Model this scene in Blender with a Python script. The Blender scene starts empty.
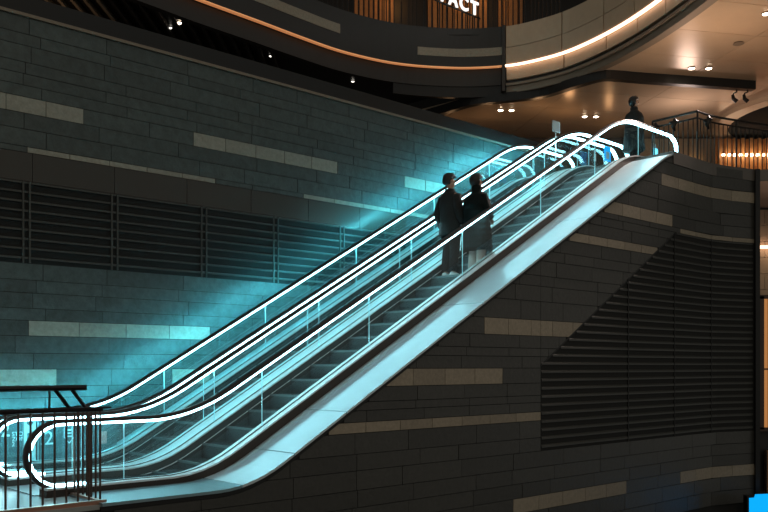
import bpy, bmesh, math, random
from mathutils import Vector, Matrix
random.seed(7)
sc = bpy.context.scene
C = sc.collection
PI = math.pi
# ---------------------------------------------------------------- camera, world, exposure
cam_d = bpy.data.cameras.new('camera'); cam = bpy.data.objects.new('camera', cam_d); C.objects.link(cam)
cam.location = (0, 0, 0); cam.rotation_euler = (PI/2, 0, 0)          # level camera at eye height above the lower landing
cam_d.sensor_width = 36; cam_d.lens = 858/768*36; cam_d.shift_y = (366-256)/768
cam_d.clip_start = .1; cam_d.clip_end = 200
sc.camera = cam
w = bpy.data.worlds.new('world'); sc.world = w; w.use_nodes = True
w.node_tree.nodes['Background'].inputs[0].default_value = (1.0, .98, .88, 1)
w.node_tree.nodes['Background'].inputs[1].default_value = .22
vs = sc.view_settings
vs.view_transform = 'Standard'; vs.look = 'None'; vs.exposure = 0; vs.gamma = 1; vs.use_curve_mapping = False
sc.cycles.transparent_max_bounces = 32; sc.cycles.max_bounces = 10; sc.cycles.glossy_bounces = 6
sc.cycles.sample_clamp_indirect = 5; sc.cycles.caustics_reflective = False; sc.cycles.caustics_refractive = False

def lamp(kind, name, loc, power, color, size=1.0, rot=(0, 0, 0), size_y=None, spot=None):
    d = bpy.data.lights.new(name, kind); d.energy = power; d.color = color
    if kind == 'AREA':
        d.size = size
        if size_y: d.shape = 'RECTANGLE'; d.size_y = size_y
    else: d.shadow_soft_size = size
    if spot: d.spot_size = spot; d.spot_blend = .8
    o = bpy.data.objects.new(name, d); C.objects.link(o); o.location = loc; o.rotation_euler = rot
    return o
def aim(o, target):
    o.rotation_euler = (Vector(target)-o.location).to_track_quat('-Z', 'Y').to_euler(); return o
# warm mall lighting: across the atrium behind the viewer, and added upper-storey up-lights
aim(lamp('AREA', 'atrium_light', (6, -4, 9), 300, (1, .74, .46), 5), (8, 14, 0))
lamp('AREA', 'soffit_fill_uplight', (7.8, 20.6, 5.4), 110, (1, .66, .46), 1.2, (PI, 0, 0))  # unseen up-light, added to brighten the tan soffit
for _x, _y, _w in ((3.4, 28.2, 5), (4.9, 27.2, 9), (6.0, 27.8, 10), (7.6, 29.0, 5), (2.2, 28.4, 3)): lamp('POINT', 'soffit_blotch_fill', (_x, _y, 7.45), _w, (1, .55, .26), .12)  # unseen lamps, added to lay warm blotches on the inner soffit
lamp('AREA', 'upper_corner_fill', (9.4, 26.6, 6.9), 34, (1, .74, .64), .5, (PI, 0, 0))  # unseen lamp, added to brighten this corner
lamp('POINT', 'balcony_light', (0.3, 28.2, 12.6), 14, (1, .46, .14), .2)
lamp('POINT', 'balcony_light', (3.2, 28.2, 12.6), 14, (1, .46, .14), .2)
aim(lamp('SPOT', 'ceiling_spot', (8.9, 20.0, 8.15), 3000, (1, .80, .72), .12, spot=math.radians(36)), (4.0, 16.2, 3.4))
lamp('POINT', 'soffit_light', (-7.6, 20.2, 7.6), 7, (1, .62, .35), .1)

# ---------------------------------------------------------------- materials
def mat(name, col, rough=.5, metal=0, var=0, grain=0, gscale=8, bump=0, emit=None, estr=0, spec=.5, coat=0):
    m = bpy.data.materials.new(name); m.use_nodes = True
    nt = m.node_tree; b = nt.nodes['Principled BSDF']
    b.inputs['Base Color'].default_value = (*col, 1); b.inputs['Roughness'].default_value = rough
    b.inputs['Metallic'].default_value = metal; b.inputs['Specular IOR Level'].default_value = spec
    b.inputs['Coat Weight'].default_value = coat
    if emit:
        b.inputs['Emission Color'].default_value = (*emit, 1); b.inputs['Emission Strength'].default_value = estr
    N = nt.nodes.new; L = nt.links.new
    if var or grain:
        tc = N('ShaderNodeTexCoord'); nz = N('ShaderNodeTexNoise')
        nz.inputs['Scale'].default_value = gscale; nz.inputs['Detail'].default_value = 6; nz.inputs['Roughness'].default_value = .7
        L(tc.outputs['Object'], nz.inputs['Vector'])
        oi = N('ShaderNodeObjectInfo')
        a = N('ShaderNodeMath'); a.operation = 'MULTIPLY_ADD'; a.inputs[1].default_value = 2*var; a.inputs[2].default_value = 1-var
        L(oi.outputs['Random'], a.inputs[0])
        g = N('ShaderNodeMath'); g.operation = 'MULTIPLY_ADD'; g.inputs[1].default_value = 4*grain; g.inputs[2].default_value = 1-2*grain
        L(nz.outputs['Fac'], g.inputs[0])
        p = N('ShaderNodeMath'); p.operation = 'MULTIPLY'; L(a.outputs[0], p.inputs[0]); L(g.outputs[0], p.inputs[1])
        mx = N('ShaderNodeVectorMath'); mx.operation = 'SCALE'; mx.inputs[0].default_value = col
        L(p.outputs[0], mx.inputs['Scale']); L(mx.outputs[0], b.inputs['Base Color'])
        if bump:
            bp = N('ShaderNodeBump'); bp.inputs['Strength'].default_value = bump; bp.inputs['Distance'].default_value = .02
            L(nz.outputs['Fac'], bp.inputs['Height']); L(bp.outputs[0], b.inputs['Normal'])
    return m
LEDC = (.44, .89, 1.0)
M = dict(
    stone=mat('dark_stone', (.040, .040, .036), .38, 0, .16, .22, 14, .3),
    stone_light=mat('light_stone', (.26, .225, .17), .5, 0, .12, .22, 18, .3),
    stone_wall=mat('slate_stone', (.046, .064, .063), .36, 0, .16, .42, 7, .5),
    stone_wall_light=mat('pale_stone', (.25, .25, .21), .5, 0, .10, .25, 14, .3),
    joint=mat('dark_joint', (.011, .012, .012), .9),
    black=mat('black_metal', (.012, .012, .012), .4, .3),
    slat=mat('louver_metal', (.050, .052, .048), .42, .3, .1, .15, 30),
    panel=mat('bronze_panel', (.050, .046, .040), .30, .3, .05),
    steel=mat('satin_steel', (.78, .82, .83), .32, .35, .03, .04, 3),
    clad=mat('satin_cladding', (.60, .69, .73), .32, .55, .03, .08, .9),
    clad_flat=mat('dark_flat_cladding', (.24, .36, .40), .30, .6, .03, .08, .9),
    brown=mat('brown_steel', (.05, .036, .028), .4, .5),
    skirt=mat('dark_skirt', (.06, .085, .085), .35, .7),
    step=mat('step_metal', (.034, .042, .042), .45, .6, .08, .04, 4),
    nose=mat('step_edge', (.12, .15, .15), .4, .5),
    rubber=mat('black_rubber', (.015, .012, .011), .35),
    led=mat('led_cyan', (1, 1, 1), .5, 0, emit=LEDC, estr=14.5),
    wall_glow=mat('added_wall_glow', (1, 1, 1), .5, 0, emit=(.10, .80, 1.0), estr=230),  # emission of the strip added to throw cyan on the wall
    led_warm=mat('led_warm', (1, 1, 1), .5, 0, emit=(1, .62, .42), estr=3.2),
    led_amber=mat('led_amber', (1, .6, .3), .5, 0, emit=(1, .36, .13), estr=.42),
    edge_glow=mat('glass_edge_glow', (.5, .8, .85), .2, 0, emit=(.25, .75, .85), estr=.35),  # light caught in the glass edges, put in as a faint glow
    floor=mat('pale_floor_tile', (.26, .28, .28), .25, 0, .06, .1, 5),
    floor_up=mat('upper_floor_stone', (.10, .09, .08), .35, 0, .06, .1, 5),
    plate=mat('landing_plate', (.35, .37, .38), .35, .7, 0, .1, 30),
    soffit=mat('tan_soffit', (.52, .40, .28), .28, .25, .06, .10, .7),
    dark=mat('dark_panel', (.018, .0165, .015), .45, 0, .1, .1, 4),
    fascia=mat('cream_fascia', (.46, .35, .24), .4, 0, .05, .08, 3),
    groove=mat('grey_brown_lip', (.20, .165, .125), .4, .2),
    wood=mat('warm_slat', (.50, .24, .09), .5, 0, .2, .2, 6),
    lens=mat('lamp_lens', (1, 1, 1), .5, 0, emit=(1, .80, .58), estr=14),
    lens_dim=mat('lamp_lens_cool', (1, 1, 1), .5, 0, emit=(1, .92, .8), estr=2.5),
    letter=mat('white_lit_letter', (1, 1, 1), .5, 0, emit=(1, .97, .93), estr=1.1),
    window=mat('lit_shop_window', (.5, .25, .08), .4, 0, 0, .3, 6, emit=(1, .40, .12), estr=.38),
    blue=mat('lit_blue_sign', (0, .3, .8), .4, 0, emit=(.0, .42, 1.0), estr=.95),
    rail_metal=mat('bronze_rail', (.085, .060, .050), .28, .9),
    rail_black=mat('black_rail', (.02, .018, .017), .35, .6),
    copper=mat('copper_base_rail', (.42, .22, .15), .3, .8),
    sign=mat('grey_teal_board', (.05, .085, .09), .5),
    signwhite=mat('white_print', (.75, .78, .78), .5),
    white_post=mat('white_sign_post', (.6, .66, .66), .5),
    red=mat('pink_print', (.6, .22, .2), .5),
    skin=mat('skin', (.46, .27, .19), .5),
    hair=mat('black_hair', (.012, .010, .010), .5),
    coat=mat('black_coat', (.007, .008, .008), .8, 0, 0, .3, 20, .4),
    puffer=mat('dark_green_puffer', (.006, .011, .011), .75, 0, 0, .2, 20, spec=.15),
    pale_leg=mat('pale_legs', (.52, .38, .33), .6),
    trousers=mat('black_trousers', (.006, .007, .008), .9, spec=.2),
    shoe=mat('white_shoe', (.75, .75, .75), .5),
    eye=mat('eye', (.02, .015, .01), .2),
    bag_glow=mat('cyan_bag_glow', (.1, .5, .6), .3, 0, emit=(.1, .75, 1), estr=.9),
)
def glass_mat(name, tint, dark=0):
    m = bpy.data.materials.new(name); m.use_nodes = True; nt = m.node_tree; nt.nodes.clear()
    N = nt.nodes.new; L = nt.links.new
    o = N('ShaderNodeOutputMaterial'); t = N('ShaderNodeBsdfTransparent'); g = N('ShaderNodeBsdfGlossy')
    t.inputs[0].default_value = (*tint, 1); g.inputs['Roughness'].default_value = .012; g.inputs[0].default_value = (.9, .97, 1, 1)
    ge = N('ShaderNodeNewGeometry'); dt = N('ShaderNodeVectorMath'); dt.operation = 'DOT_PRODUCT'; L(ge.outputs['Incoming'], dt.inputs[0]); L(ge.outputs['Normal'], dt.inputs[1])
    def mth(op, a, b=None):
        n = N('ShaderNodeMath'); n.operation = op
        for i, v in enumerate((a, b)):
            if v is None: continue
            if isinstance(v, (int, float)): n.inputs[i].default_value = v
            else: L(v, n.inputs[i])
        return n.outputs[0]
    f5 = mth('POWER', mth('SUBTRACT', 1, mth('ABSOLUTE', dt.outputs['Value'])), 5)      # Schlick reflectance
    f = mth('ADD', mth('MULTIPLY', f5, .95), .045)
    mx = N('ShaderNodeMixShader'); L(f, mx.inputs[0]); L(t.outputs[0], mx.inputs[1]); L(g.outputs[0], mx.inputs[2]); L(mx.outputs[0], o.inputs[0])
    return m
M['glass'] = glass_mat('clear_glass', (.93, .985, .985))

# ---------------------------------------------------------------- helpers
ANG = math.atan2(.6757, .7372)
UX, UY = math.cos(ANG), math.sin(ANG)                    # the escalators climb along u; v points away across them
def W(s, p, z=0): return Vector((UX*s-UY*p, UY*s+UX*p, z))
def tag(o, label=None, cat=None, group=None, kind=None):
    if label: o['label'] = label
    if cat: o['category'] = cat
    if group: o['group'] = group
    if kind: o['kind'] = kind
    return o
def thing(name, label, cat, loc, rot=ANG, group=None):
    o = bpy.data.objects.new(name, None); C.objects.link(o); o.empty_display_size = .2
    o.location = loc; o.rotation_euler = (0, 0, rot)
    return tag(o, label, cat, group)
class MB:
    """collects polygons, becomes one mesh object"""
    def __init__(s, org=(0, 0, 0), world=False): s.v = []; s.f = []; s.o = Vector(org); s.w = world
    def add(s, vs_, fs):
        n = len(s.v)
        for v in vs_:
            v = Vector(v)
            s.v.append(W(*v) if s.w else v-s.o)
        s.f += [tuple(i+n for i in f) for f in fs]
        return s
    def box(s, a, b):
        x0, y0, z0 = a; x1, y1, z1 = b
        return s.add([(x0,y0,z0),(x1,y0,z0),(x1,y1,z0),(x0,y1,z0),(x0,y0,z1),(x1,y0,z1),(x1,y1,z1),(x0,y1,z1)],
                     [(0,3,2,1),(4,5,6,7),(0,1,5,4),(1,2,6,5),(2,3,7,6),(3,0,4,7)])
    def prism(s, pts0, pts1):
        """two matching rings -> closed solid"""
        n = len(pts0)
        return s.add(list(pts0)+list(pts1), [tuple(range(n-1, -1, -1)), tuple(range(n, 2*n))]+[(i, (i+1) % n, n+(i+1) % n, n+i) for i in range(n)])
    def loft(s, rings, cap=True, closed=True):
        n = len(rings[0]); vs_ = [p for r in rings for p in r]; fs = []
        for k in range(len(rings)-1):
            for i in range(n if closed else n-1):
                j = (i+1) % n; fs.append((k*n+i, k*n+j, (k+1)*n+j, (k+1)*n+i))
        if cap: fs += [tuple(range(n-1, -1, -1)), tuple(range((len(rings)-1)*n, len(rings)*n))]
        return s.add(vs_, fs)
    def tube(s, path, r, n=8, cap=True):
        P = [Vector(p) for p in path]; rings = []; up = None
        for i, p in enumerate(P):
            d = (P[min(i+1, len(P)-1)]-P[max(i-1, 0)]).normalized()
            if up is None: up = Vector((0, 0, 1)) if abs(d.z) < .9 else Vector((1, 0, 0))
            a = d.cross(up).normalized(); b = a.cross(d).normalized(); up = b
            rr = r[i] if isinstance(r, (list, tuple)) else r
            rings.append([p+a*rr*math.cos(2*PI*k/n)+b*rr*math.sin(2*PI*k/n) for k in range(n)])
        return s.loft(rings, cap)
    def build(s, name, m, parent=None, loc=None, smooth=False, bevel=0):
        me = bpy.data.meshes.new(name); me.from_pydata([tuple(v) for v in s.v], [], s.f)
        bm = bmesh.new(); bm.from_mesh(me); bmesh.ops.recalc_face_normals(bm, faces=bm.faces)
        if bevel: bmesh.ops.bevel(bm, geom=[e for e in bm.edges], offset=bevel, segments=2, affect='EDGES', clamp_overlap=True)
        bm.to_mesh(me); bm.free()
        me.materials.append(m)
        if smooth:
            for p in me.polygons: p.use_smooth = True
        o = bpy.data.objects.new(name, me); C.objects.link(o)
        if parent: o.parent = parent
        if loc is not None: o.location = loc
        return o
def share(o, parent, loc, rotz=None):
    c = o.copy(); C.objects.link(c); c.parent = parent; c.location = loc
    if rotz is not None: c.rotation_euler = (0, 0, rotz)
    return c

def to_mesh(o):
    bpy.context.view_layer.update()
    me = bpy.data.meshes.new_from_object(o.evaluated_get(bpy.context.evaluated_depsgraph_get()))
    n = bpy.data.objects.new(o.name.split('.')[0], me); n.parent = o.parent; n.rotation_euler = o.rotation_euler; n.location = o.location
    bpy.data.objects.remove(o); C.objects.link(n); return n

# ---------------------------------------------------------------- escalator profiles, in (s, z)
T30 = math.tan(PI/6); LOW, TOP = -1.52, 4.40
def prof(s, zlo, zhi, c, d=.6):
    """flat, climb at 30 degrees, flat, with rounded bends"""
    a = (zlo+c)/T30; b = (zhi+c)/T30
    if s <= a-d: return zlo
    if s < a+d: return zlo+T30*(s-a+d)**2/(4*d)
    if s <= b-d: return T30*s-c
    if s < b+d: return zhi-T30*(b+d-s)**2/(4*d)
    return zhi
zrail = lambda s: prof(s, -.645, 5.28, 3.95, .62)
zdeck = lambda s: prof(s, -1.41, 4.53, 4.80, .5)
zledge = lambda s: prof(s, -1.50, 4.45, 4.97, .5)
znose = lambda s: prof(s, LOW, TOP, 4.92, .5)
def srange(a, b, n): return [a+(b-a)*i/n for i in range(n+1)]
S0, S1, NR = 4.0, 17.95, .40
def rail_path(off=0):
    r = NR-off; P = [(4.30, -1.045-r)]
    P += [(S0-r*math.sin(t), -1.045-r*math.cos(t)) for t in srange(0, PI, 14)]
    P += [(s, zrail(s)-off) for s in srange(4.2, 17.75, 90)]
    P += [(S1+r*math.sin(t), 4.88+r*math.cos(t)) for t in srange(0, PI, 14)]
    return P+[(17.65, 4.88-r)]
def sweep(mb, path, p, prof2):
    rings = []
    for i, (s, z) in enumerate(path):
        a = path[max(i-1, 0)]; b = path[min(i+1, len(path)-1)]
        d = Vector((b[0]-a[0], b[1]-a[1])).normalized(); n = Vector((-d.y, d.x))
        rings.append([(s+n.x*h, p+q, z+n.y*h) for q, h in prof2])
    return mb.loft(rings)
def strip(mb, f, s0, s1, p0, p1, th, n=60, lo=0):
    """a plate of thickness th whose top follows f(s)"""
    rings = [[(s, p0, f(s)-lo-th), (s, p1, f(s)-lo-th), (s, p1, f(s)-lo), (s, p0, f(s)-lo)] for s in srange(s0, s1, n)]
    return mb.loft(rings)

# ---------------------------------------------------------------- walls of coursed stone
def tile_poly(s0, s1, bot, top, g):
    xs = srange(s0+g, s1-g, 18); pts = [(x, bot(x)+g, top(x)-g) for x in xs]
    pts = [q for q in pts if q[2]-q[1] > .004]
    if len(pts) < 2: return None
    flat = all(abs(q[1]-pts[0][1]) < 1e-6 and abs(q[2]-pts[0][2]) < 1e-6 for q in pts)
    if flat: pts = [pts[0], pts[-1]]
    return [(q[0], q[1]) for q in pts]+[(q[0], q[2]) for q in reversed(pts)]

def make_tiles(parent, courses, s_lo, s_hi, mp, depth, bands, m_d, m_l, cut, unit, seed, flt):
    """courses: list of (ztop, zbot); bands: (s0, s1, course index) of pale stones; cut(s, z0, z1) -> list of (s0, s1, botfn, topfn)"""
    rnd = random.Random(seed); pieces = []
    for ci, (zt, zb) in enumerate(courses):
        bs = sorted([(a, b) for a, b, k in bands if k == ci])
        marks = [s_lo]
        for a, b in bs: marks += [a, b]
        marks.append(s_hi)
        for k in range(len(marks)-1):
            a, b = marks[k], marks[k+1]; pale = k % 2 == 1
            if b-a < .05: continue
            L_ = unit*(.55 if pale else 1); n = max(1, round((b-a)/L_))
            j = [a]+[a+(b-a)*(i+(rnd.uniform(-.22, .22) if not pale else 0))/n for i in range(1, n)]+[b]
            for i in range(n): pieces += [(x, pale) for x in cut(j[i], j[i+1], zb, zt)]
    out = []
    for (s0, s1, bot, top), pale in pieces:
        pl = tile_poly(s0, s1, bot, top, .005)
        if not pl: continue
        area = (max(q[0] for q in pl)-min(q[0] for q in pl))*(max(q[1] for q in pl)-min(q[1] for q in pl))
        dp = depth*(1+rnd.uniform(-.25, .25)) if not pale else depth
        out.append((area if flt(s0, bot(s0)) else area*.01, pl, dp, pale))
    out.sort(key=lambda q: -q[0])
    rest = {False: MB(), True: MB()}
    for i, (ar, pl, dp, pale) in enumerate(out):
        mb = MB() if i < 296 else rest[pale]
        mb.prism([mp(s, 0, z) for s, z in pl], [mp(s, dp, z) for s, z in pl])
        if i < 296: mb.build('stone', m_l if pale else m_d, parent)
    for pale, mb in rest.items():
        if mb.v: tag(mb.build('stone_courses', m_l if pale else m_d, parent), kind='stuff')

def curtail(z0, z1): return (lambda s: z0), (lambda s: z1)

# left wall, beyond the escalators (a parapet of the upper storey)
PW = 13.6
wl = MB(world=True).box((1.2, PW, LOW), (18.6, PW+.25, 5.42)).build('wall_left', M['joint']); tag(wl, kind='structure')
cz = [5.42, 5.16, 4.98, 4.72, 4.54, 4.36, 4.18, 3.93, 3.68, 3.41, 3.32, 2.86, 1.60, 1.34, 1.14, .90, .71, .47, .20, -.05, -.32, -.50, -.80, -1.05, -1.30, LOW]
courses = [(cz[i], cz[i+1]) for i in range(len(cz)-1) if i not in (10, 11)]
F = 1.0226
def ci_of(zt): return min(range(len(courses)), key=lambda i: abs(courses[i][0]-zt))
bandsL = [(4.0, 5.7*F, ci_of(4.18)), (7.67*F, 10.92*F, ci_of(4.18)), (4.82*F, 8.11*F, ci_of(3.41)), (10.07*F, 13.9*F, ci_of(3.41)),
          (12.78*F, 14.06*F, ci_of(4.18)), (4.84*F, 8.0*F, ci_of(.71)), (3.6, 5.27*F, ci_of(-.05)), (7.26*F, 8.0*F, ci_of(-.05))]
def cutL(a, b, zb, zt): return [(a, b, *curtail(zb, zt))]
make_tiles(wl, courses, 2.2, 18.6, lambda s, d, z: W(s, PW-d, z), .009, bandsL, M['stone_wall'], M['stone_wall_light'], cutL, 1.32, 3,
           lambda s, z: z < zrail(s)+2.2 or True)
# fill right of the louvre opening between z 1.60 and 3.32 is stone again
cr = [(3.32, 3.05), (3.05, 2.80), (2.80, 2.5), (2.5, 2.2), (2.2, 1.9), (1.9, 1.60)]
for zt, zb in cr:
    for k in range(4):
        a = 13.1+k*1.35+(.3 if k else 0)
        MB(world=True).box((a+.006, PW-.02, zb+.006), (min(a+1.34+(.3 if k == 0 else 0), 18.6), PW, zt-.006)).build('stone', M['stone_wall'], wl)
for k in range(8):                                            # smooth metal head panels above the louvres
    a = 2.3+k*1.35
    MB(world=True).box((a+.004, PW-.03, 2.87), (a+1.346, PW, 3.31)).build('head_panel', M['panel'], wl)
lv = tag(thing('louver_screen', 'long dark horizontal-slat louvre set in the stone wall behind the escalators', 'louvre', W(2.3, PW, 1.60)))
o0 = Vector((2.3, PW, 1.60))
MB(o0).box((2.3, PW-.004, 1.60), (13.1, PW-.001, 2.86)).build('backing', M['joint'], lv)
sl = None
for k in range(9):
    z = 1.66+k*.146
    if sl is None:
        sl = MB(o0).add([(2.3, PW-.05, z), (13.1, PW-.05, z), (13.1, PW-.02, z+.012), (2.3, PW-.02, z+.012),
                         (2.3, PW-.05, z+.028), (13.1, PW-.05, z+.028), (13.1, PW-.02, z+.040), (2.3, PW-.02, z+.040)],
                        [(0,3,2,1),(4,5,6,7),(0,1,5,4),(1,2,6,5),(2,3,7,6),(3,0,4,7)]).build('slat', M['slat'], lv)
    else: share(sl, lv, (0, 0, k*.146))
ml = None
for s in (3.4, 4.9, 6.34, 8.03, 9.6, 11.25):
    for q in (-.05, .05):
        if ml is None: ml = MB(o0+Vector((0, 0, 0))).box((2.3-.014, PW-.065, 1.60), (2.3+.014, PW-.045, 2.86)).build('mullion', M['slat'], lv); ml.location = (s+q-2.3, 0, 0)
        else: share(ml, lv, (s+q-2.3, 0, 0))
cp = MB(world=True).box((1.2, PW-.05, 5.42), (18.7, PW+.30, 5.47)).build('trim_1', M['groove']); tag(cp, 'grey coping line along the top of the stone wall behind the escalators', kind='structure')
tag(MB(world=True).box((1.2, PW+.05, 5.47), (18.7, PW+.12, 5.78)).build('trim_2', M['black']), 'dark brown band above the wall coping', kind='structure')

# right wall, under the near escalator, bending towards the viewer at its right end
PN = 9.0
def wp(d, out, z):
    """plan of the near wall: arc length d, 'out' towards the viewer"""
    a0, a1, A = 17.4, 18.7, math.radians(-19)
    s, p, n = min(d, a0), PN, 16
    if d > a0:
        t = min(d, a1)-a0; h = 0
        for i in range(n):
            q = (i+.5)/n*t/(a1-a0); h = A*(q*q*(3-2*q)); s += math.cos(h)*t/n; p += math.sin(h)*t/n
        q = t/(a1-a0); h = A*(q*q*(3-2*q))
        if d > a1: s += math.cos(A)*(d-a1); p += math.sin(A)*(d-a1)
    else: h = 0
    return W(s+out*math.sin(h), p-out*math.cos(h), z)
DEND = 19.32
ds = srange(1.0, 5.2, 4)+srange(5.4, 17.4, 50)+srange(17.45, DEND, 16)
def wall_top(s): return min(zledge(s)-.07, 4.43)
mb = MB(); mb.loft([[wp(d, -.15, -6.5), wp(d, -.15, wall_top(d)), wp(d, -.002, wall_top(d)), wp(d, -.002, -6.5)] for d in ds])
wr = mb.build('wall_right', M['joint']); tag(wr, kind='structure')
nz_ = [4.43, 4.16, 3.90, 3.66, 3.36, 3.10, 2.86, 2.76, 2.60, 2.38, 2.22, 1.98, 1.80, 1.54, 1.36, 1.10, .78, .51, .30, .16, -.035, -.29, -.50, -.62, -.78, -.93, -1.22, -1.45, -1.72, -1.96, -2.20, -2.45, -2.75, -3.05]
coursesN = [(nz_[i], nz_[i+1]) for i in range(len(nz_)-1)]
def cn(zt): return min(range(len(coursesN)), key=lambda i: abs(coursesN[i][0]-zt))
G = .9045
LS0 = 11.87; LT, LB = 2.76, -1.45
zdg = lambda s: .02+.605*(s-LS0)                # sloping head of the louvre opening
bandsN = [(17.52*G, 19.25, cn(3.90)), (13.8, 18.0*G, cn(3.10)), (12.7, 17.35*G, cn(2.38)), (11.51*G, 13.4, cn(.78)),
          (9.0*G, 12.01*G, cn(-.035)), (8.0*G, LS0, cn(-.78)), (12.31*G, 16.09*G, cn(-2.20)), (18.36*G, 19.25, cn(-2.20)), (16.6, 19.25, cn(2.86))]
def cutN(a, b, zb, zt):
    out = []
    tf = lambda s, zt=zt: min(zt, wall_top(s)-.02)
    inside = zt > LB+.001 and zb < LT-.001
    if not inside: return [(a, b, lambda s: zb, tf)]
    if a < LS0: out.append((a, min(b, LS0), lambda s: zb, tf))
    if b > LS0: out.append((max(a, LS0), b, lambda s: max(zb, zdg(s)), tf))
    return out
make_tiles(wr, coursesN, 4.2, 19.28, lambda s, d, z: wp(s, d, z), .010, bandsN, M['stone'], M['stone_light'], cutN, 1.15, 5, lambda s, z: z > -2.75)
lr = thing('louver_screen', 'big dark louvre with a sloping head in the wall below the near escalator', 'louvre', W(LS0, PN, LB))
def sub(parent_obj, v):   # world -> local of a thing
    return parent_obj.matrix_basis.inverted() @ Vector(v)
def wl_build(mb, name, m, par, **k):
    mi = par.matrix_basis.inverted(); mb.v = [mi @ v for v in mb.v]
    return mb.build(name, m, par, **k)
bpy.context.view_layer.update()
k = 0; z = LB+.05
while z < LT-.04:
    sa = LS0+.02 if z < .02 else LS0+(z+.05-.02)/.605+.02
    if sa < 19.2:
        dd = [sa]+[d for d in srange(12, 19.2, 26) if d > sa+.05]
        mb = MB(); mb.loft([[wp(d, .016, z), wp(d, .001, z+.03), wp(d, .001, z+.055), wp(d, .016, z+.03)] for d in dd])
        wl_build(mb, 'slat', M['slat'], lr)
    z += .142
for d in (14.6, 16.35, 17.9):
    zt = min(LT, zdg(d))
    mb = MB(); mb.loft([[wp(d-.010, .024, q), wp(d+.010, .024, q), wp(d+.010, .005, q), wp(d-.010, .005, q)] for q in (LB, zt)]); wl_build(mb, 'mullion', M['black'], lr)
mb = MB(); q1, q2 = LS0, LS0+(LT-.02)/.605
mb.loft([[wp(d, .012, zdg(d)-.03), wp(d, .012, zdg(d)+.005), wp(d, -.001, zdg(d)+.005), wp(d, -.001, zdg(d)-.03)] for d in (q1, q2)]); wl_build(mb, 'sloping_frame', M['black'], lr)
# dark column closing the wall on the right
e = wp(DEND, 0, 0)
col = MB().box((e.x-.07, e.y-.12, -6.5), (e.x+.03, e.y+.20, 4.42)).build('trim_3', M['black']); tag(col, 'black steel column at the right end of the stone wall', kind='structure')

# ---------------------------------------------------------------- floors
MB(world=True).box((-3, PN+.02, LOW-.25), (6.2, PW, LOW)).build('floor', M['floor'])
fl = bpy.data.objects['floor']; tag(fl, 'pale lower landing floor at the foot of the escalators', kind='structure')
mb = MB()
ring = [wp(d, .03, 0) for d in [16.3]+srange(17.45, DEND, 12)]+[Vector((26, 17, 0)), Vector((26, 33, 0)), Vector((-20, 33, 0)), W(4, 14.2), W(18.4, 14.0), W(16.3, PW)]
mb.prism([(v.x, v.y, 4.16) for v in ring], [(v.x, v.y, TOP+.02) for v in ring])
tag(mb.build('floor_upper', M['floor_up']), 'upper landing floor', kind='structure')
tag(MB().box((-30, -8, -6.7), (30, 33, -6.5)).build('floor_lower', M['dark']), 'dark atrium floor far below', kind='structure')

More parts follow.
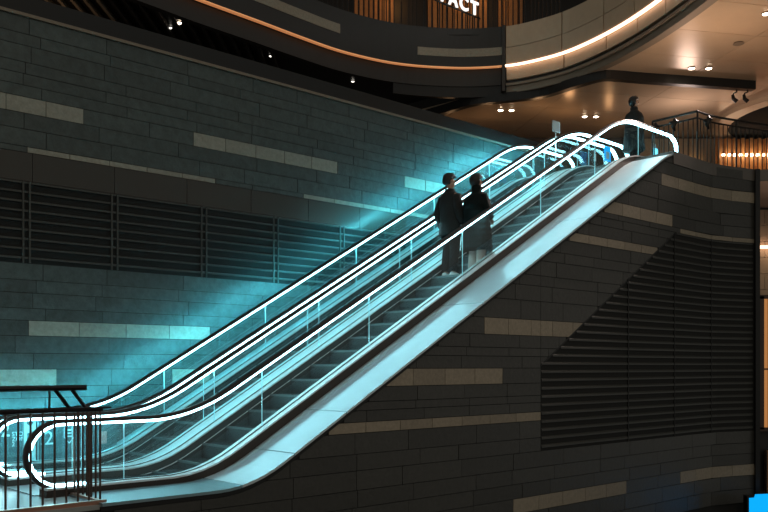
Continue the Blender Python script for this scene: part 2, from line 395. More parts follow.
# ---------------------------------------------------------------- escalators
JOINTS = [4.8, 6.85, 8.85, 11.0, 13.2, 15.0, 16.65]
HR = [(-.047, -.027), (-.042, -.027), (-.038, -.018), (.038, -.018), (.042, -.027), (.047, -.027), (.045, .004), (.030, .018), (-.030, .018), (-.045, .004)]
LS = [(-.035, -.012), (.035, -.012), (.035, .024), (-.035, .024)]
def escalator(name, label, pn, pf, near):
    org = Vector((3.8, pn, LOW)); t = thing(name, label, 'escalator', W(*org))
    gi = 0
    for gp, side in ((pn, 0), (pf, 1)):
        hr = sweep(MB(org), rail_path(0), gp, HR).build('handrail', M['rubber'], t, smooth=True)
        o = sweep(MB(org), rail_path(.045), gp, LS).build('light_strip', M['led'], hr); o['label'] = 'glowing white-cyan light strip under the handrail'
        if not near and side:
            o = sweep(MB(org), rail_path(.035)[16:-16], gp, [(.048, -.012), (.058, -.012), (.058, .006), (.048, .006)]).build('hidden_glow_strip', M['wall_glow'], hr); sweep(MB(org), rail_path(.025)[16:-16], gp, [(.040, -.002), (.068, -.002), (.068, .002), (.040, .002)]).build('added_shade_lip', M['rubber'], hr); o['label'] = 'added hidden cyan glow strip facing the wall'  # strip added out of view to light the wall; added lip cuts its spread
        ed = [None]+JOINTS+[None]
        for k in range(len(ed)-1):
            a, b = ed[k], ed[k+1]; off = .065
            if a is None:
                pts = [(4.25, zdeck(4.25))]+[(S0-(NR-off)*math.sin(q), -1.045-(NR-off)*math.cos(q)) for q in srange(.35, PI, 10)]+[(b-.004, zrail(b)-off), (b-.004, zdeck(b))]
            elif b is None:
                pts = [(17.7, zdeck(17.7)), (a+.004, zdeck(a+.004)), (a+.004, zrail(a)-off)]+[(s, zrail(s)-off) for s in srange(a+.25, 17.9, 4)]+[(S1+(NR-off)*math.sin(q), 4.88+(NR-off)*math.cos(q)) for q in srange(0, PI-.4, 10)]
            else:
                xs = srange(a+.004, b-.004, 12)
                pts = [(x, zdeck(x)-.01) for x in xs]+[(x, zrail(x)-off) for x in reversed(xs)]
            MB(org).prism([(s, gp-.006, z) for s, z in pts], [(s, gp+.006, z) for s, z in pts]).build('glass_panel', M['glass'], t)
        cl_ = sweep(MB(org), [(x, zdeck(x)+.008) for x in srange(4.25, 17.7, 90)], gp, [(-.009, -.01), (.009, -.01), (.009, .002), (-.009, .002)]).build('glass_clamp', M['brown'], t)
        for a in JOINTS:
            MB(org).box((a-.003, gp-.007, zdeck(a)), (a+.003, gp+.007, zrail(a)-.07)).build('glass_joint', M['edge_glow'], t)
    # decks, skirts
    if near: decks = [(pn-.13, pn+.11), (pf-.15, pf+.165)]
    else: decks = [(pn-.145, pn+.11), (pf-.15, pf+.15)]
    for (a, b) in decks:
        strip(MB(org), zdeck, 3.8, 18.15, a, b, .025, 70).build('deck', M['steel'], t)
        strip(MB(org), zdeck, 3.8, 18.15, a+.01, b-.01, .16, 70, .026).build('deck_base', M['brown'], t)
    for q in (pn+.11, pf-.155):
        strip(MB(org), zdeck, 4.6, 17.4, q, q+.008, .42, 60, .02).build('skirt', M['skirt'], t)
        dq = -.012 if q > pn+.5 else .02
        strip(MB(org), zdeck, 4.8, 17.2, q+dq-.006, q+dq+.006, .012, 60, .12).build('skirt_brush', M['steel'], t)
    # steps
    sp0 = None; N = 30
    for k in range(N):
        sn = 4.95+.4*k; zt = znose(sn)
        base = (sn-org.x, 0, zt-LOW)
        if sp0 is None:
            mb = MB(org); o = org
            prof_ = [(0, 0), (.40, 0), (.40, -.04), (.06, -.05), (.03, -.12), (.018, -.235), (0, -.235), (-.008, -.12)]
            a = pn+.125; b = pf-.165
            mb.prism([(o.x+x, a, LOW+z) for x, z in prof_], [(o.x+x, b, LOW+z) for x, z in prof_])
            mb.add([], [])
            for i in range(24):                         # tread cleats
                y = a+.02+(b-a-.04)*i/24
                mb.box((o.x+.012, y, LOW), (o.x+.39, y+.016, LOW+.008))
            sp0 = mb.build('step', M['step'], t); sp0.location = base
            ne = MB(org).box((o.x-.01, a, LOW-.022), (o.x+.012, b, LOW+.010)).build('step_edge', M['nose'], sp0)
        else:
            c = share(sp0, t, base); d = share(ne, c, (0, 0, 0))
    for a, b, z in ((3.75, 4.95, LOW), (16.9, 18.5, TOP+.02)):
        MB(org).box((a, pn+.125, z), (b, pf-.165, z+.012)).build('landing_plate', M['plate'], t)
    return t, org
e1, og1 = escalator('escalator', 'near escalator carrying two riders, with glowing handrails and wide pale side cladding', 10.0, 11.26, True)
e2, og2 = escalator('escalator', 'empty far escalator next to the stone wall, with glowing handrails', 11.57, 12.81, False)
# the wide sloping cladding on the outer side of the near escalator
CJ = [4.05, 5.85, 6.65, 7.53, 10.35, 13.3, 16.25]
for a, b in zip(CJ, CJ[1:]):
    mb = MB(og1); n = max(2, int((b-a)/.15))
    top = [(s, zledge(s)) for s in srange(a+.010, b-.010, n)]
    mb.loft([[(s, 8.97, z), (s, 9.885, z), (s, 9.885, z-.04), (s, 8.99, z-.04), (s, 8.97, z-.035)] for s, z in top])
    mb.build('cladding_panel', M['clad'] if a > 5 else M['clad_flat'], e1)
strip(MB(og1), zledge, 4.05, 16.4, 8.985, 9.02, .05, 60, .04).build('cladding_edge', M['black'], e1)
# the tapering end of the cladding up to the upper floor
for a, b in zip([4.05, 5.85, 8.8, 11.75, 14.7], [5.85, 8.8, 11.75, 14.7, 16.25]):
    mb = MB(og2); mb.loft([[(s, 12.98, zledge(s)), (s, 13.57, zledge(s)), (s, 13.57, zledge(s)-.03), (s, 12.98, zledge(s)-.03)] for s in srange(a+.006, b-.006, 16)])
    mb.build('cladding_panel', M['clad'], e2)

# ---------------------------------------------------------------- railings
def post_mb(h, r=.011): return MB().tube([(0, 0, 0), (0, 0, h)], r, 8)
# lower landing
o0 = Vector((4.09, 9.1, LOW+.0))
rt = thing('railing', 'dark bronze barred railing on the lower landing in the bottom left corner', 'railing', W(*o0))
H1 = .98
p0 = post_mb(H1, .0125).build('post', M['rail_metal'], rt)
sl_ = [(-.0-.126*i, 0) for i in range(1, 16)]+[(0, .115*i) for i in range(1, 7)]
p0.location = (0, 0, .05)
for a, b in sl_: share(p0, rt, (a, b, .05))
MB().tube([(-2.0, 0, H1+.06), (.02, 0, H1+.06), (.02, .70, H1+.06)], .022, 8).build('middle_rail', M['rail_black'], rt)
MB().box((-2.0, -.03, H1+.07), (.12, .03, H1+.09)).build('middle_rail_cap', M['rail_black'], rt)
MB().box((-2.0, -.035, .0), (.06, .035, .045)).build('base_rail', M['copper'], rt)
MB().box((-.03, .036, .0), (.03, .74, .045)).build('base_rail', M['copper'], rt)
MB().tube([(-2.0, 0, 1.285), (-.19, 0, 1.285), (-.16, 0, 1.285)], .032, 10).build('top_rail', M['rail_black'], rt)
for a in (-.50, -.32):
    MB().tube([(a, 0, 1.27), (a+.12, .02, 1.12), (a+.19, .03, H1+.06)], .022, 8).build('bracket', M['rail_black'], rt)
MB().tube([(-.56, 0, H1+.05), (-.56, 0, 1.27)], .012, 8).build('bracket', M['rail_black'], rt)
# upper landing
c0 = wp(17.5, -.08, TOP+.03)
ru = thing('railing', 'dark barred railing on the upper landing right of the escalator', 'railing', c0, 0)
bpy.context.view_layer.update()
path = [W(17.5, 10.1-.115*i)-W(17.5, 9.08) for i in range(9)]+[wp(17.5+.13*i, -.08, 0)-wp(17.5, -.08, 0) for i in range(0, 46)]
path = [p for i, p in enumerate(path)]
pu = post_mb(.93, .0115).build('post', M['rail_black'], ru); pu.location = path[0]
for p in path[1:]: share(pu, ru, p)
rp = [W(17.5, 10.15)-W(17.5, 9.08), Vector((0, 0, 0))]+[wp(17.5+.26*i, -.08, 0)-wp(17.5, -.08, 0) for i in range(1, 23)]
MB().tube([p+Vector((0, 0, .93)) for p in rp], .02, 8).build('lower_rail', M['rail_black'], ru)
MB().tube([p+Vector((0, 0, 1.07)) for p in rp], .026, 8).build('top_rail', M['rail_black'], ru)
for p in [rp[0]]+rp[1::5]: MB().tube([p, p+Vector((0, 0, 1.07))], .022, 8).build('stanchion', M['rail_black'], ru)
for nm, p, lb in (('knotted_ribbon', path[4], 'dark ribbon knotted on the upper railing nearest the escalator'), ('knotted_ribbon', path[12], 'dark ribbon knotted on the upper railing right of its corner'), ('knotted_ribbon', path[0], 'dark ribbon hanging at the left end of the upper railing')):
    q = c0+p; mb = MB()
    mb.tube([(0, 0, .12), (.03, 0, .05), (-.02, 0, -.06), (.02, 0, -.16)], [.03, .06, .05, .02], 8)
    mb.tube([(-.10, 0, .03), (-.02, 0, .02), (.09, 0, .06)], [.03, .05, .03], 8)
    o = mb.build(nm, M['rail_black'], None, (q.x, q.y-.04, q.z+.90), True); tag(o, lb, 'ribbon', 'ribbons on the upper railing')

# ---------------------------------------------------------------- upper storey: fascia, soffits, beam
CUR = [(-6.6, 18.4), (-5.97, 19.4), (-5.28, 20.21), (-4.52, 21.1), (-3.24, 22.45), (-2.3, 23.47), (-1.26, 24.51), (-0.12, 25.3), (0.78, 25.68), (1.69, 25.87), (2.6, 25.93),
       (3.64, 25.75), (4.32, 25.4), (5.12, 24.72), (5.72, 23.83), (6.19, 22.85), (6.53, 21.9), (6.79, 20.95), (7.06, 19.7), (7.31, 18.1)]
def catmull(P, n=4):
    out = []
    for i in range(len(P)-1):
        a, b, c, d = [Vector(P[max(0, min(len(P)-1, i+k))]) for k in (-1, 0, 1, 2)]
        for j in range(n):
            t = j/n; out.append(.5*((2*b)+(c-a)*t+(2*a-5*b+4*c-d)*t*t+(3*b-a-3*c+d)*t*t*t))
    return out+[Vector(P[-1])]
def offs(P, d):
    """shift a plan curve away from the viewer by d"""
    out = []
    for i, p in enumerate(P):
        t = (P[min(i+1, len(P)-1)]-P[max(i-1, 0)]).normalized(); out.append(p+Vector((-t.y, t.x))*d)
    return out
def ribbon(P, z0, z1, o0_, o1):
    A, B = offs(P, o0_), offs(P, o1)
    return MB().loft([[(a.x, a.y, z0), (b.x, b.y, z0), (b.x, b.y, z1), (a.x, a.y, z1)] for a, b in zip(A, B)])
cur = catmull(CUR)
isp = min(range(len(cur)), key=lambda i: (cur[i]-Vector((3.64, 25.75))).length)
CL, CR = cur[:isp+1], cur[isp:]
fL = ribbon(CL, 9.03, 10.2, 0, .35).build('trim_4', M['dark']); tag(fL, 'dark curved balcony front with a thin amber light line, left half', kind='structure')
ribbon(CL, 8.5, 9.0, .16, .35).build('lower_band', M['dark'], fL)
ribbon(CL[30:], 8.18, 8.5, .20, .35).build('lower_band', M['black'], fL)
o = ribbon(CL, 9.0, 9.03, -.02, .10).build('light_strip', M['led_amber'], fL)
for a, b, z0, z1 in ((12, 25, 9.50, 9.76), (33, isp, 9.34, 9.58)):
    for i in range(a, b-1, 4): ribbon(CL[i:min(i+5, b+1)], z0, z1, -.015, 0).build('stone', M['stone_light'], fL)
# right half: cream panels with the bright strip
fR = ribbon(CR, 8.9, 10.05, .2, .35).build('trim_5', M['groove']); tag(fR, 'cream curved balcony front with a bright white light line, right half', kind='structure')
cuts = [0, 8, 14, 19, 24, len(CR)-1]
for a, b in zip(cuts, cuts[1:]):
    b = min(b, len(CR)-1)
    if b > a:
        P = [p.copy() for p in CR[a:b+1]]; P[0] += (P[1]-P[0]).normalized()*.02; P[-1] += (P[-2]-P[-1]).normalized()*.02; ribbon(P, 9.03, 9.55, 0, .2).build('panel', M['fascia'], fR); ribbon(P, 9.57, 10.2, .01, .2).build('panel', M['fascia'], fR)
        ribbon(P, 8.62, 8.99, .10, .25).build('panel', M['fascia'], fR)
ribbon(CR, 8.995, 9.035, -.03, .08).build('light_strip', M['led_warm'], fR)
ribbon(CR, 8.52, 8.60, .18, .40).build('groove', M['dark'], fR)
ribbon(CR, 8.44, 8.51, .08, .40).build('lip', M['groove'], fR)
ribbon(CR, 8.24, 8.43, .16, .40).build('lip', M['groove'], fR)
pe = CR[0]; MB().box((pe.x-.10, pe.y-.03, 8.25), (pe.x-.01, pe.y+.3, 10.22)).build('end_cap', M['dark'], fR)
# soffit made of panels, cut to the outline of the balcony
out_poly = [(p.x, p.y) for p in offs(CR, .20)]+[(9.5, 14.5), (24, 14.5), (24, 32), (.5, 32), (.5, 28.5), (1.77, 27.35), (2.7, 26.5)]
def clip(sub_, edge_p, n):
    out = []
    for i in range(len(sub_)):
        a, b = Vector(sub_[i]), Vector(sub_[(i+1) % len(sub_)]); da, db = (a-edge_p).dot(n), (b-edge_p).dot(n)
        if da >= 0: out.append(a)
        if (da >= 0) != (db >= 0): out.append(a+(b-a)*(da/(da-db)))
    return out
mb = MB(); mb.prism([(x, y, 8.34) for x, y in out_poly], [(x, y, 8.625) for x, y in out_poly])
so = mb.build('ceiling', M['dark']); tag(so, 'tan panelled ceiling over the upper landing', kind='structure')
g1 = Vector((.978, .208)); g2 = Vector((-.208, .978)); org = Vector((8.78, 24.0))
for i in range(-4, 6):
    for j in range(-7, 6):
        P = [Vector(q) for q in out_poly]
        a = org+g1*(2.8*i)+g2*(1.66*j+.72)
        for ep, n in ((a+g1*.008, g1), (a+g1*(2.8-.008), -g1), (a+g2*.008, g2), (a+g2*(1.66-.008), -g2)):
            if P: P = clip(P, ep, n)
        if len(P) > 2:
            ar = abs(sum(P[k].x*P[(k+1) % len(P)].y-P[(k+1) % len(P)].x*P[k].y for k in range(len(P))))/2
            if ar > .05: MB().prism([(q.x, q.y, 8.25) for q in P], [(q.x, q.y, 8.34) for q in P]).build('panel', M['soffit'], so)
# dark slatted soffit on the left
P = [(p.x, p.y) for p in offs(CL, .2)]+[(4.2, 26.4), (2.7, 27.5), (1.3, 29), (1.3, 32), (-16, 32), (-16, 14), (-8.5, 14)]
sd = MB().prism([(x, y, 8.62) for x, y in P], [(x, y, 8.75) for x, y in P]).build('ceiling_slatted', M['black']); tag(sd, 'dark slatted ceiling above the stone wall at top left', kind='structure')
for k in range(26):
    x = -10.6+.30*k
    y0 = 17 if x < -7 else next((p.y for p in cur if p.x > x), 25)+.5
    y1 = 21.2+(x+10.0)*.62
    if y1-y0 < .5: y1 = y0+1.2
    MB().box((x, y0, 8.50), (x+.07, y1, 8.62)).build('slat', M['groove'] if k < 14 else M['dark'], sd)
# black beam hung under the edge of the soffit
BM = catmull([(-7, 31.5), (-2.5, 30.3), (0, 28.9), (1.77, 27.2), (2.63, 26.3), (3.65, 25.9), (4.63, 25.5), (5.44, 24.55), (6.05, 23.95), (6.6, 23.95), (7.2, 24.1), (9.0, 24.45), (10.75, 24.8)], 4)
tag(ribbon(BM, 8.0, 8.26, 0, .22).build('trim_6', M['black']), 'long black beam under the tan ceiling', kind='structure')
# back wall of the upper storey
bw = MB().box((-20, 31, 4.4), (24, 31.3, 8.4)).build('wall_back', M['dark']); tag(bw, 'dark back wall of the upper storey', kind='structure')
for k in range(24):
    x = -6+k*1.0; MB().box((x+.01, 30.93, 4.5), (x+.99, 31, 8.2)).build('panel', M['soffit'] if 8.5 < x < 11.5 else M['dark'], bw)  # tan panels stand in for a bright reflection on the dark wall
# lit warm slats low behind the right railing
lw = thing('lit_slat_screen', 'glowing warm slatted screen behind the upper railing on the right', 'screen', (12.3, 30.2, 4.42), 0)
MB().box((-.6, .1, 0), (3.0, .2, 3.6)).build('backing', M['wood'], lw)
s_ = MB().box((-.05, -.05, 0), (.05, .05, 3.6)).build('slat', M['wood'], lw); s_.location = (-.5, 0, 0)
for k in range(1, 12): share(s_, lw, (-.5+.28*k, 0, 0))
bl = MB().tube([(0, 0, 0), (0, 0, .06)], .05, 8).build('lamp', M['lens'], lw); bl.location = (-.4, -.12, 2.95)
for k in range(1, 9): share(bl, lw, (-.4+.2*k, -.12, 2.95))
lamp('AREA', 'screen_light', (13.0, 29.2, 7.9), 26, (1, .52, .18), 3.0, (0, 0, 0), .4)
# dark oval recess with tan rim
oc = thing('ceiling_ring', 'dark round ceiling recess with a tan rim at the right edge', 'ceiling recess', (15.0, 28.3, 8.25), 0)
ring_ = lambda r, z, n=64: [(r*math.cos(2*PI*k/n), r*math.sin(2*PI*k/n), z) for k in range(n)]
MB().loft([ring_(3.4, 0), ring_(3.4, -.14), ring_(3.9, -.14), ring_(3.9, 0)], cap=False).build('rim', M['soffit'], oc, smooth=False)
MB().prism(ring_(3.4, -.10), ring_(3.4, -.02)).build('disc', mat('recess_black', (.004, .004, .004), .9), oc)
# lamps in the ceilings
def downlight(x, y, z, label, m, grp, r=.075):
    t = thing('downlight', label, 'ceiling light', (x, y, z), 0, grp)
    MB().loft([ring_(r*1.25, 0, 20), ring_(r*1.25, -.02, 20), ring_(r, -.03, 20), ring_(r, 0, 20)], cap=False).build('trim_ring', M['groove'], t)
    MB().loft([ring_(r, -.005, 20), ring_(r*.9, -.035, 20), ring_(r*.5, -.05, 20)]).build('lens', m, t, smooth=True)
for x, y, z, lb, m in ((8.50, 23.72, 8.25, 'left ceiling lamp of the pair above the black beam at right', 'lens'), (8.98, 23.72, 8.25, 'right ceiling lamp of the pair above the black beam at right', 'lens'),
                       (6.62, 28.3, 8.25, 'left ceiling lamp of the pair above the top of the near escalator', 'lens'), (6.99, 28.3, 8.25, 'right ceiling lamp of the pair above the top of the near escalator', 'lens'),
                       (3.75, 27.6, 8.25, 'left ceiling lamp of the pair at the left tip of the tan ceiling', 'lens'), (4.10, 27.6, 8.25, 'right ceiling lamp of the pair at the left tip of the tan ceiling', 'lens'),
                       (8.93, 20.05, 8.25, 'single ceiling lamp at the upper right edge', 'lens'),
                       (-5.15, 21.45, 8.60, 'white ceiling lamp at top left beside the slats', 'lens'), (-5.42, 21.75, 8.60, 'dimmer small ceiling lamp left of the bright one at top left', 'lens_dim'),
                       (-3.13, 23.73, 8.60, 'faint ceiling lamp under the dark balcony, left one', 'lens_dim'), (-.94, 25.85, 8.60, 'faint ceiling lamp under the dark balcony, right one', 'lens_dim')):
    downlight(x, y, z, lb, M[m], 'ceiling lamps', .085 if m == 'lens' else .05)
# flush round grille in the ceiling
g = thing('smoke_detector', 'dark flat disc on the tan ceiling right of the paired lamps', 'detector', (9.05, 21.9, 8.25), 0)
MB().prism(ring_(.14, -.03, 24), ring_(.12, 0, 24)).build('body', M['groove'], g)
# two hooked spotlights under the beam end
for x, lb in ((10.1, 'left of the two black spotlights hanging under the beam end'), (10.42, 'right of the two black spotlights hanging under the beam end')):
    t = thing('spotlight', lb, 'spotlight', (x, 24.85, 8.0), 0, 'black spotlights under the beam')
    MB().tube([(.10, 0, 0), (.12, 0, -.06), (.03, 0, -.10), (0, 0, -.16)], .022, 8).build('arm', M['rail_black'], t)
    MB().tube([(0, 0, -.14), (.02, 0, -.26), (.12, 0, -.34)], [.04, .055, .06], 10).build('head', M['rail_black'], t)

# balcony above: bars, warm wood wall, lit letters
br = thing('balcony_railing', 'black barred railing on the curved balcony at the top', 'railing', (0, 25.5, 10.2), 0)
A = offs(cur, .12); pb = None
acc = 0; last = None
for i in range(8, isp+8):
    a, b = A[i], A[i+1]; L_ = (b-a).length; n = max(1, round(L_/.16))
    for k in range(n):
        q = a+(b-a)*k/n
        if pb is None: pb = MB().box((-.016, -.016, 0), (.016, .016, 1.05)).build('post', M['rail_black'], br); pb.location = (q.x, q.y-25.5, 0)
        else: share(pb, br, (q.x, q.y-25.5, 0))
MB().loft([[(p.x-.03, p.y-25.53, 1.05), (p.x+.03, p.y-25.47, 1.05), (p.x+.03, p.y-25.47, 1.10), (p.x-.03, p.y-25.53, 1.10)] for p in A[8:isp+9]]).build('top_rail', M['rail_black'], br)
ws = MB().box((-8, 29.3, 9.9), (12, 29.5, 14)).build('wall_balcony', M['dark']); tag(ws, 'dark shop wall behind the balcony railing', kind='structure')
MB().box((-8, 25.9, 10.0), (12, 29.4, 10.15)).build('floor_balcony', M['dark']); tag(bpy.data.objects['floor_balcony'], kind='structure')
MB().box((-8, 25.4, 13.4), (12, 29.4, 13.5)).build('ceiling_balcony', M['dark']); tag(bpy.data.objects['ceiling_balcony'], kind='structure')
for a, b in ((-1.0, .35), (1.5, 3.5), (3.9, 4.6)):
    k = a
    while k < b: MB().box((k, 29.18, 10.2), (k+.13, 29.3, 13.2)).build('slat', M['wood'], ws); k += .17
sg = thing('shop_sign', 'lit white capital letters reading CONTACT on the top balcony', 'sign', (2.66, 25.2, 10.33))
cvs = 'CONTACT'
for i, ch in enumerate(cvs):
    cu = bpy.data.curves.new('letter', 'FONT'); cu.body = ch; cu.size = .54; cu.extrude = .02; cu.offset = .012; cu.align_x = 'CENTER'
    cu.materials.append(M['letter'])
    o = bpy.data.objects.new('letter', cu); C.objects.link(o); o.parent = sg; o.rotation_euler = (PI/2, 0, 0); o.location = (-.46*(len(cvs)-1-i), 0, 0); to_mesh(o)
MB().box((-3.2, .03, -.06), (.3, .05, -.02)).build('support_rail', M['rail_black'], sg)

# ---------------------------------------------------------------- building at the right edge, beyond the column
ex, ey = e.x+.3, e.y
rw = MB().box((ex, 22.6, -6.5), (16, 22.9, 4.2)).build('wall_far_right', M['dark']); tag(rw, 'neighbouring wall at the right edge behind the column', kind='structure')
for k in range(7):
    z1 = 4.1-k*.42
    if not 1.6 < z1 < 4.2: continue
    for j in range(4): MB().box((ex+.0+j*1.3+(.4 if k % 2 else 0), 22.52, z1-.41), (ex+1.29+j*1.3+(.4 if k % 2 else 0), 22.6, z1)).build('stone', M['fascia'], rw)
w1 = thing('shop_window', 'tall orange lit shop window at the right edge', 'window', (9.86, 22.4, -1.6), 0)
MB().box((0, 0, 0), (3, .02, 3.35)).build('pane', M['window'], w1)
for a, b in (((-.08, -.06, -.05), (.04, .06, 3.42)), ((-.08, -.06, 3.35), (3.1, .06, 3.45)), ((-.08, -.06, -.1), (3.1, .06, 0)), ((.04, -.04, 1.50), (3, .03, 1.54)), ((.16, -.04, 0), (.2, .03, 3.35))):
    MB().box(a, b).build('frame', M['rail_metal'], w1)
w2 = thing('shop_window', 'low dim brown window below the orange one at the right edge', 'window', (9.95, 22.4, -3.3), 0)
MB().box((0, 0, 0), (3, .02, 1.1)).build('pane', M['wood'], w2)
for k in range(5): MB().box((k*.12, -.05, 0), (k*.12+.03, 0, 1.1)).build('bar', M['rail_black'], w2)
lamp('AREA', 'cove_light', (11.2, 22.2, 3.12), 6, (1, .7, .45), 2.4, (PI*.0, 0, 0), .1)
tag(MB().box((ex, 22.35, 3.08), (13, 22.5, 3.14)).build('light_cove', M['led_warm']), 'glowing light cove on the neighbouring wall at the right edge', 'light')
bs = thing('lit_sign', 'bright blue lit sign in the bottom right corner', 'sign', (7.87, 18.5, -3.6), 0)
MB().prism([(0, 0, .1), (1.0, 0, .1), (1.0, 0, .87), (.14, 0, .83), (.12, 0, .76), (0, 0, .75)], [(0, .02, .1), (1.0, .02, .1), (1.0, .02, .87), (.14, .02, .83), (.12, .02, .76), (0, .02, .75)]).build('face', M['blue'], bs)
MB().box((-.04, -.01, -2.9), (-.002, .14, .77)).build('frame', M['black'], bs)
MB().box((-.04, .022, -2.9), (1.0, .20, .80)).build('back', M['black'], bs)

# ---------------------------------------------------------------- signs at the landings
def text(parent, body, size, loc, m, name='lettering', ext=.002):
    cu = bpy.data.curves.new(name, 'FONT'); cu.body = body; cu.size = size; cu.extrude = ext; cu.materials.append(m); cu.space_line = .85
    o = bpy.data.objects.new(name, cu); C.objects.link(o); o.parent = parent; o.rotation_euler = (PI/2, 0, 0); o.location = loc
    return to_mesh(o)
sb = thing('wayfinding_board', 'dark teal board lettered 2 STOM ZONE behind the lower railing at far left', 'sign', W(4.34, 13.35, LOW))
MB().box((-.25, 0, .0), (.43, .04, .80)).build('board', M['sign'], sb)
text(sb, '2', .30, (.10, -.004, .46), M['signwhite'])
text(sb, 'STOM\nZONE\n2', .09, (.27, -.004, .46), M['signwhite'])
sp_ = thing('sign_pylon', 'white pylon sign with blue marks behind the lower railing', 'sign', W(4.78, 13.3, LOW))
MB().box((0, 0, 0), (.17, .10, .80)).build('body', M['white_post'], sp_)
MB().tube([(.085, -.006, .66), (.085, -.001, .66)], .05, 16).build('emblem', M['sign'], sp_)
MB().box((.04, -.006, .35), (.13, -.001, .50)).build('emblem', M['sign'], sp_)
sb2 = thing('wayfinding_board', 'dark teal board with a white 2 and crest right of the white pylon', 'sign', W(4.99, 13.35, LOW))
MB().box((0, 0, 0), (1.30, .04, .80)).build('board', M['sign'], sb2)
text(sb2, '.2', .30, (.04, -.004, .30), M['signwhite'])
mb = MB(); R_ = [(.50, .62), (.42, .55), (.42, .40), (.50, .30), (.58, .40), (.58, .55)]
for i in range(6):
    a, b = R_[i], R_[(i+1) % 6]; mb.tube([(a[0], -.004, a[1]), (b[0], -.004, b[1])], .007, 6)
mb.build('crest', M['signwhite'], sb2)
for k in range(3): MB().box((.46, -.005, .40+.05*k), (.54, -.001, .42+.05*k)).build('crest_line', M['signwhite'], sb2)
MB().box((.98, -.006, .26), (1.12, -.001, .46)).build('red_patch', M['red'], sb2)
ps = thing('notice_plate', 'small grey notice plate standing behind the top of the middle handrails', 'sign', W(15.62, 11.42, 4.55))
MB().box((-.01, -.01, 0), (.01, .01, .78)).build('post', M['steel'], ps)
MB().box((-.13, -.02, .62), (.13, .0, .86)).build('plate', M['white_post'], ps)
st = thing('safety_sign', 'blue and white safety notice on the glass at the top of the escalators', 'sign', W(17.25, 11.245, 4.78))
MB().box((0, -.008, 0), (.26, -.001, .34)).build('panel', M['blue'], st)
MB().box((.06, -.012, .05), (.20, -.008, .22)).build('figure', M['signwhite'], st)
st = thing('safety_sign', 'white figure notice on the glass left of the blue notice', 'sign', W(16.8, 11.245, 4.62))
MB().tube([(.07, -.01, .30), (.07, -.004, .30)], .04, 12).build('figure', M['signwhite'], st)
MB().box((.03, -.010, .08), (.11, -.004, .25)).build('figure', M['signwhite'], st)

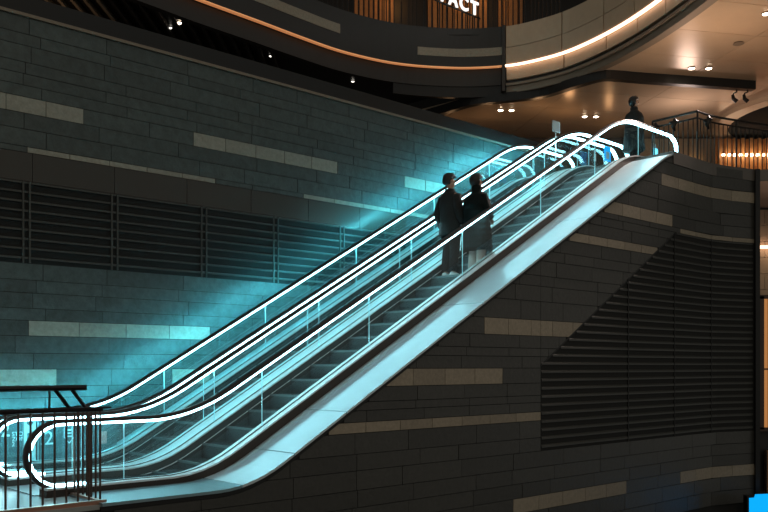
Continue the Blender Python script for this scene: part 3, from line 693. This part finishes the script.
# ---------------------------------------------------------------- people
def skin_obj(name, verts, edges, radii, m, parent, root=0, sub=2):
    me = bpy.data.meshes.new(name); me.from_pydata(verts, edges, [])
    me.materials.append(m)
    o = bpy.data.objects.new(name, me); C.objects.link(o); o.parent = parent
    md = o.modifiers.new('skin', 'SKIN'); md.use_smooth_shade = True; md.branch_smoothing = .6
    for i, r in enumerate(radii):
        v = me.skin_vertices[0].data[i]; v.radius = r if isinstance(r, tuple) else (r, r); v.use_root = (i == root)
    s = o.modifiers.new('sub', 'SUBSURF'); s.levels = sub; s.render_levels = sub
    return o
def chain(V, E, R, start, pts):
    k = start
    for p, r in pts:
        V.append(p); R.append(r); E.append((k, len(V)-1)); k = len(V)-1
    return k
def person(label, loc, rot, H, coat_m, hem, coat_w, legs, shoe_m, hair, arms, yaw=0, collar=.06, puffy=False, stance=.09, step=None):
    t = thing('person', label, 'person', loc, rot); k = H/1.78
    S = lambda x, y, z: (x*k, y*k, z*k)
    V = [S(0, 0, .95)]; E = []; R = [(.14*k, .11*k)]
    chest = chain(V, E, R, 0, [(S(0, 0, 1.10), (.13*k, .10*k)), (S(0, 0, 1.28), (.16*k, .11*k)), (S(-.01, 0, 1.42), (.13*k, .09*k))])
    neck = chain(V, E, R, chest, [(S(.0, 0, 1.50), .055*k), (S(.01, 0, 1.56), .052*k)])
    cy, sy = math.cos(yaw), math.sin(yaw)
    h = lambda x, y, z: S(.015+x*cy-y*sy, x*sy+y*cy, z)
    hd = chain(V, E, R, neck, [(h(.01, 0, 1.62), (.075*k, .085*k)), (h(0, 0, 1.68), (.082*k, .095*k)), (h(-.005, 0, 1.735), (.06*k, .07*k))])
    chain(V, E, R, hd-2, [(h(.075, 0, 1.585), .026*k)])            # chin
    chain(V, E, R, hd-1, [(h(.10, 0, 1.655), .013*k)])             # nose
    for s in (-1, 1): chain(V, E, R, hd-1, [(h(-.01, s*.088, 1.66), .016*k)])   # ears
    for i, s in enumerate((-1, 1)):
        fx = (step or (0, 0))[i]
        chain(V, E, R, 0, [(S(0, s*.09, .88), .095*k), (S(.03+fx*.5, s*stance, .50), .060*k), (S(.0+fx, s*stance, .30), .058*k), (S(-.02+fx, s*stance, .08), .038*k), (S(.10+fx, s*stance*1.1, .04), .03*k)])
    hands = []
    for i, s in enumerate((-1, 1)):
        el, wr_ = arms[i]
        chain(V, E, R, chest, [(S(-.01, s*.17, 1.41), .055*k), (S(el[0], s*el[1], el[2]), .040*k), (S(wr_[0], s*wr_[1], wr_[2]), .026*k)])
        iw = len(V)-1; d = (Vector(V[iw])-Vector(V[iw-1])).normalized(); P0 = Vector(V[iw])
        side = Vector((0, 1, 0)) if abs(d.y) < .7 else Vector((1, 0, 0)); side = (side-d*side.dot(d)).normalized(); nrm = d.cross(side)
        palm = chain(V, E, R, iw, [(tuple(P0+d*.05*k), (.030*k, .017*k))])
        for j, (o_, ln) in enumerate(((-.027, .068), (-.009, .078), (.010, .073), (.027, .056))):
            q = P0+d*.085*k+side*o_*k
            chain(V, E, R, palm, [(tuple(q), .0095*k), (tuple(q+d*ln*.5*k+nrm*.008*s), .0085*k), (tuple(q+d*ln*.85*k+nrm*.028*s), .007*k)])
        chain(V, E, R, palm, [(tuple(P0+d*.05*k+side*(-.038)*k), .010*k), (tuple(P0+d*.09*k+side*(-.052)*k), .008*k)])
    skin_obj('body', V, E, R, M['skin'], t)
    # eyes and mouth
    mb = MB()
    for s in (-1, 1):
        c = Vector(h(.082, s*.032, 1.672)); mb.tube([c-Vector((.006*cy, .006*sy, 0)), c+Vector((.008*cy, .008*sy, 0))], .010*k, 8)
    mb.build('eye', M['eye'], t)
    # hair
    bm = bmesh.new(); bmesh.ops.create_uvsphere(bm, u_segments=24, v_segments=16, radius=1)
    rnd = random.Random(3)
    for v in bm.verts:
        x, y, z = v.co; n = 1+.05*math.sin(9*x+5*y)*math.cos(8*z+4*y)+rnd.uniform(-.03, .03)
        low = -.55 if x < .1 else .15
        if z < low: z = low+(z-low)*(.25 if hair == 'short' else .8)
        v.co = (x*.115*n, y*.104*n, z*.125*n)
        if x > .35 and z < .35: v.co.x = .04
    me = bpy.data.meshes.new('hair'); bm.to_mesh(me); bm.free(); me.materials.append(M['hair'])
    for p in me.polygons: p.use_smooth = True
    ho = bpy.data.objects.new('hair', me); C.objects.link(ho); ho.parent = t; ho.location = h(-.018, 0, 1.70); ho.rotation_euler = (0, 0, yaw); ho.scale = (k*1.1, k*1.12, k*1.05)
    # coat: lofted rings
    def ringc(z, rx, ry, x0=0, n=28, wob=0):
        return [S(x0+rx*math.cos(2*PI*i/n)*(1+wob*math.sin(5*2*PI*i/n+z*9)), ry*math.sin(2*PI*i/n)*(1+wob*math.cos(4*2*PI*i/n+z*7)), z) for i in range(n)]
    prof_ = [(hem, .165*coat_w, .215*coat_w), (hem+.03, .175*coat_w, .225*coat_w), ((hem+.95)/2, .165*coat_w, .22*coat_w), (.98, .150*coat_w, .20*coat_w), (1.12, .145*coat_w, .195*coat_w), (1.28, .150*coat_w, .215*coat_w), (1.40, .130*coat_w, .215), (1.455, .105, .165), (1.49, .085, .10), (1.50+collar, .088, .095), (1.51+collar, .075, .082)]
    rings = []
    zz = hem
    def lerp(z):
        for (a, b, c), (d_, e_, f) in zip(prof_, prof_[1:]):
            if a <= z <= d_: q = (z-a)/(d_-a) if d_ > a else 0; return b+(e_-b)*q, c+(f-c)*q
        return prof_[-1][1:]
    zs = [hem+(1.51+collar-hem)*i/44 for i in range(45)]
    rings = []
    for z in zs:
        a, b = lerp(z); bulge = 0
        if puffy and z < 1.44: bulge = .014*abs(math.sin((z-hem)*PI/.105))
        rings.append(ringc(z, a+bulge, b+bulge, 0, 28, .035 if z < 1.35 else .01))
    cb = MB(); cb.loft(rings)
    co = cb.build('coat', coat_m, t, smooth=True)
    for i, s in enumerate((-1, 1)):
        el, wr_ = arms[i]; a, b, c = Vector(S(-.0, s*.165, 1.40)), Vector(S(el[0], s*el[1], el[2])), Vector(S(wr_[0], s*wr_[1], wr_[2]))
        pts = [a+(b-a)*q for q in srange(0, .9, 6)]+[b+(c-b)*q for q in srange(.1, 1, 6)]
        rr = [.085*k+((-.02*q/13)+(.008*(q % 2) if puffy else .003*(q % 2)))*k for q in range(14)]
        MB().tube(pts, rr, 14).build('sleeve', coat_m, co, smooth=True)
    for i, s in enumerate((-1, 1)):
        fx = (step or (0, 0))[i]
        if legs:
            pts = [S(0, s*.085, .90), S(.02+fx*.3, s*stance, .70), S(.03+fx*.5, s*stance, .50), S(0+fx, s*stance, .30), S(-.02+fx, s*stance, .10)]
            MB().tube(pts, [.11*k, .105*k, .088*k, .080*k, .074*k], 14).build('trouser_leg', legs, t, smooth=True)
        mb = MB(); rg = []
        for q in range(9):
            u_ = q/8; x = -.085+u_*.29; wd = .040+.012*math.sin(PI*min(1, u_*1.1)); ht = .10-.055*u_ if u_ < .7 else .062-.02*(u_-.7)/.3
            if q in (0, 8): wd *= .6; ht *= .7
            rg.append([S(x+fx, s*stance*1.05+wd*math.cos(a_), max(0.004, ht/2+ht/2*math.sin(a_))) for a_ in srange(0, 2*PI*11/12, 11)])
        mb.loft(rg); mb.build('shoe', shoe_m, t, smooth=True)
    return t
def stepz(s):
    k = math.floor((s-4.95)/.4); return znose(4.95+.4*k)+.010
sA = 4.95+.4*16+.30; sB = 4.95+.4*16+.385
person('man in a black jacket, black trousers and white shoes riding the near escalator', W(sA, 10.90, stepz(sA)), ANG-.05, 1.89, M['coat'], .72, 1.02, M['trousers'], M['shoe'], 'short',
       [((-.04, .26, 1.14), (.06, .24, .92)), ((-.05, .26, 1.14), (.04, .25, .90))], yaw=-.75, collar=.03, step=(0, .0))
person('woman in a long dark padded coat with pale lower legs showing, riding the near escalator', W(sB, 10.32, stepz(sB)), ANG-.1, 1.80, M['puffer'], .44, 1.34, M['pale_leg'], M['rubber'], 'bob',
       [((-.02, .27, 1.16), (.14, .20, 1.02)), ((-.02, .27, 1.16), (.14, .20, 1.02))], yaw=-.5, collar=.10, puffy=True, stance=.10, step=(.0, .0))
up = person('person in a dark coat standing behind the glass at the top landing', W(17.72, 10.75, TOP+.032), ANG-.75, 1.78, M['coat'], .55, 1.42, M['trousers'], M['rubber'], 'bob',
            [((-.02, .26, 1.16), (.20, .12, 1.10)), ((-.02, .26, 1.16), (.20, .12, 1.10))], yaw=-.25, collar=.06)
ph = thing('shopping_bag', 'small bright blue bag held by the person at the top landing', 'bag', W(17.85, 10.30, 4.72))
MB().box((-.07, -.04, 0), (.07, .04, .26)).build('body', M['bag_glow'], ph, bevel=.01)  # brightness of the bag put in as a glow of its own
MB().tube([(-.04, 0, .26), (-.03, 0, .36), (.03, 0, .36), (.04, 0, .26)], .006, 6).build('handle', M['white_post'], ph)
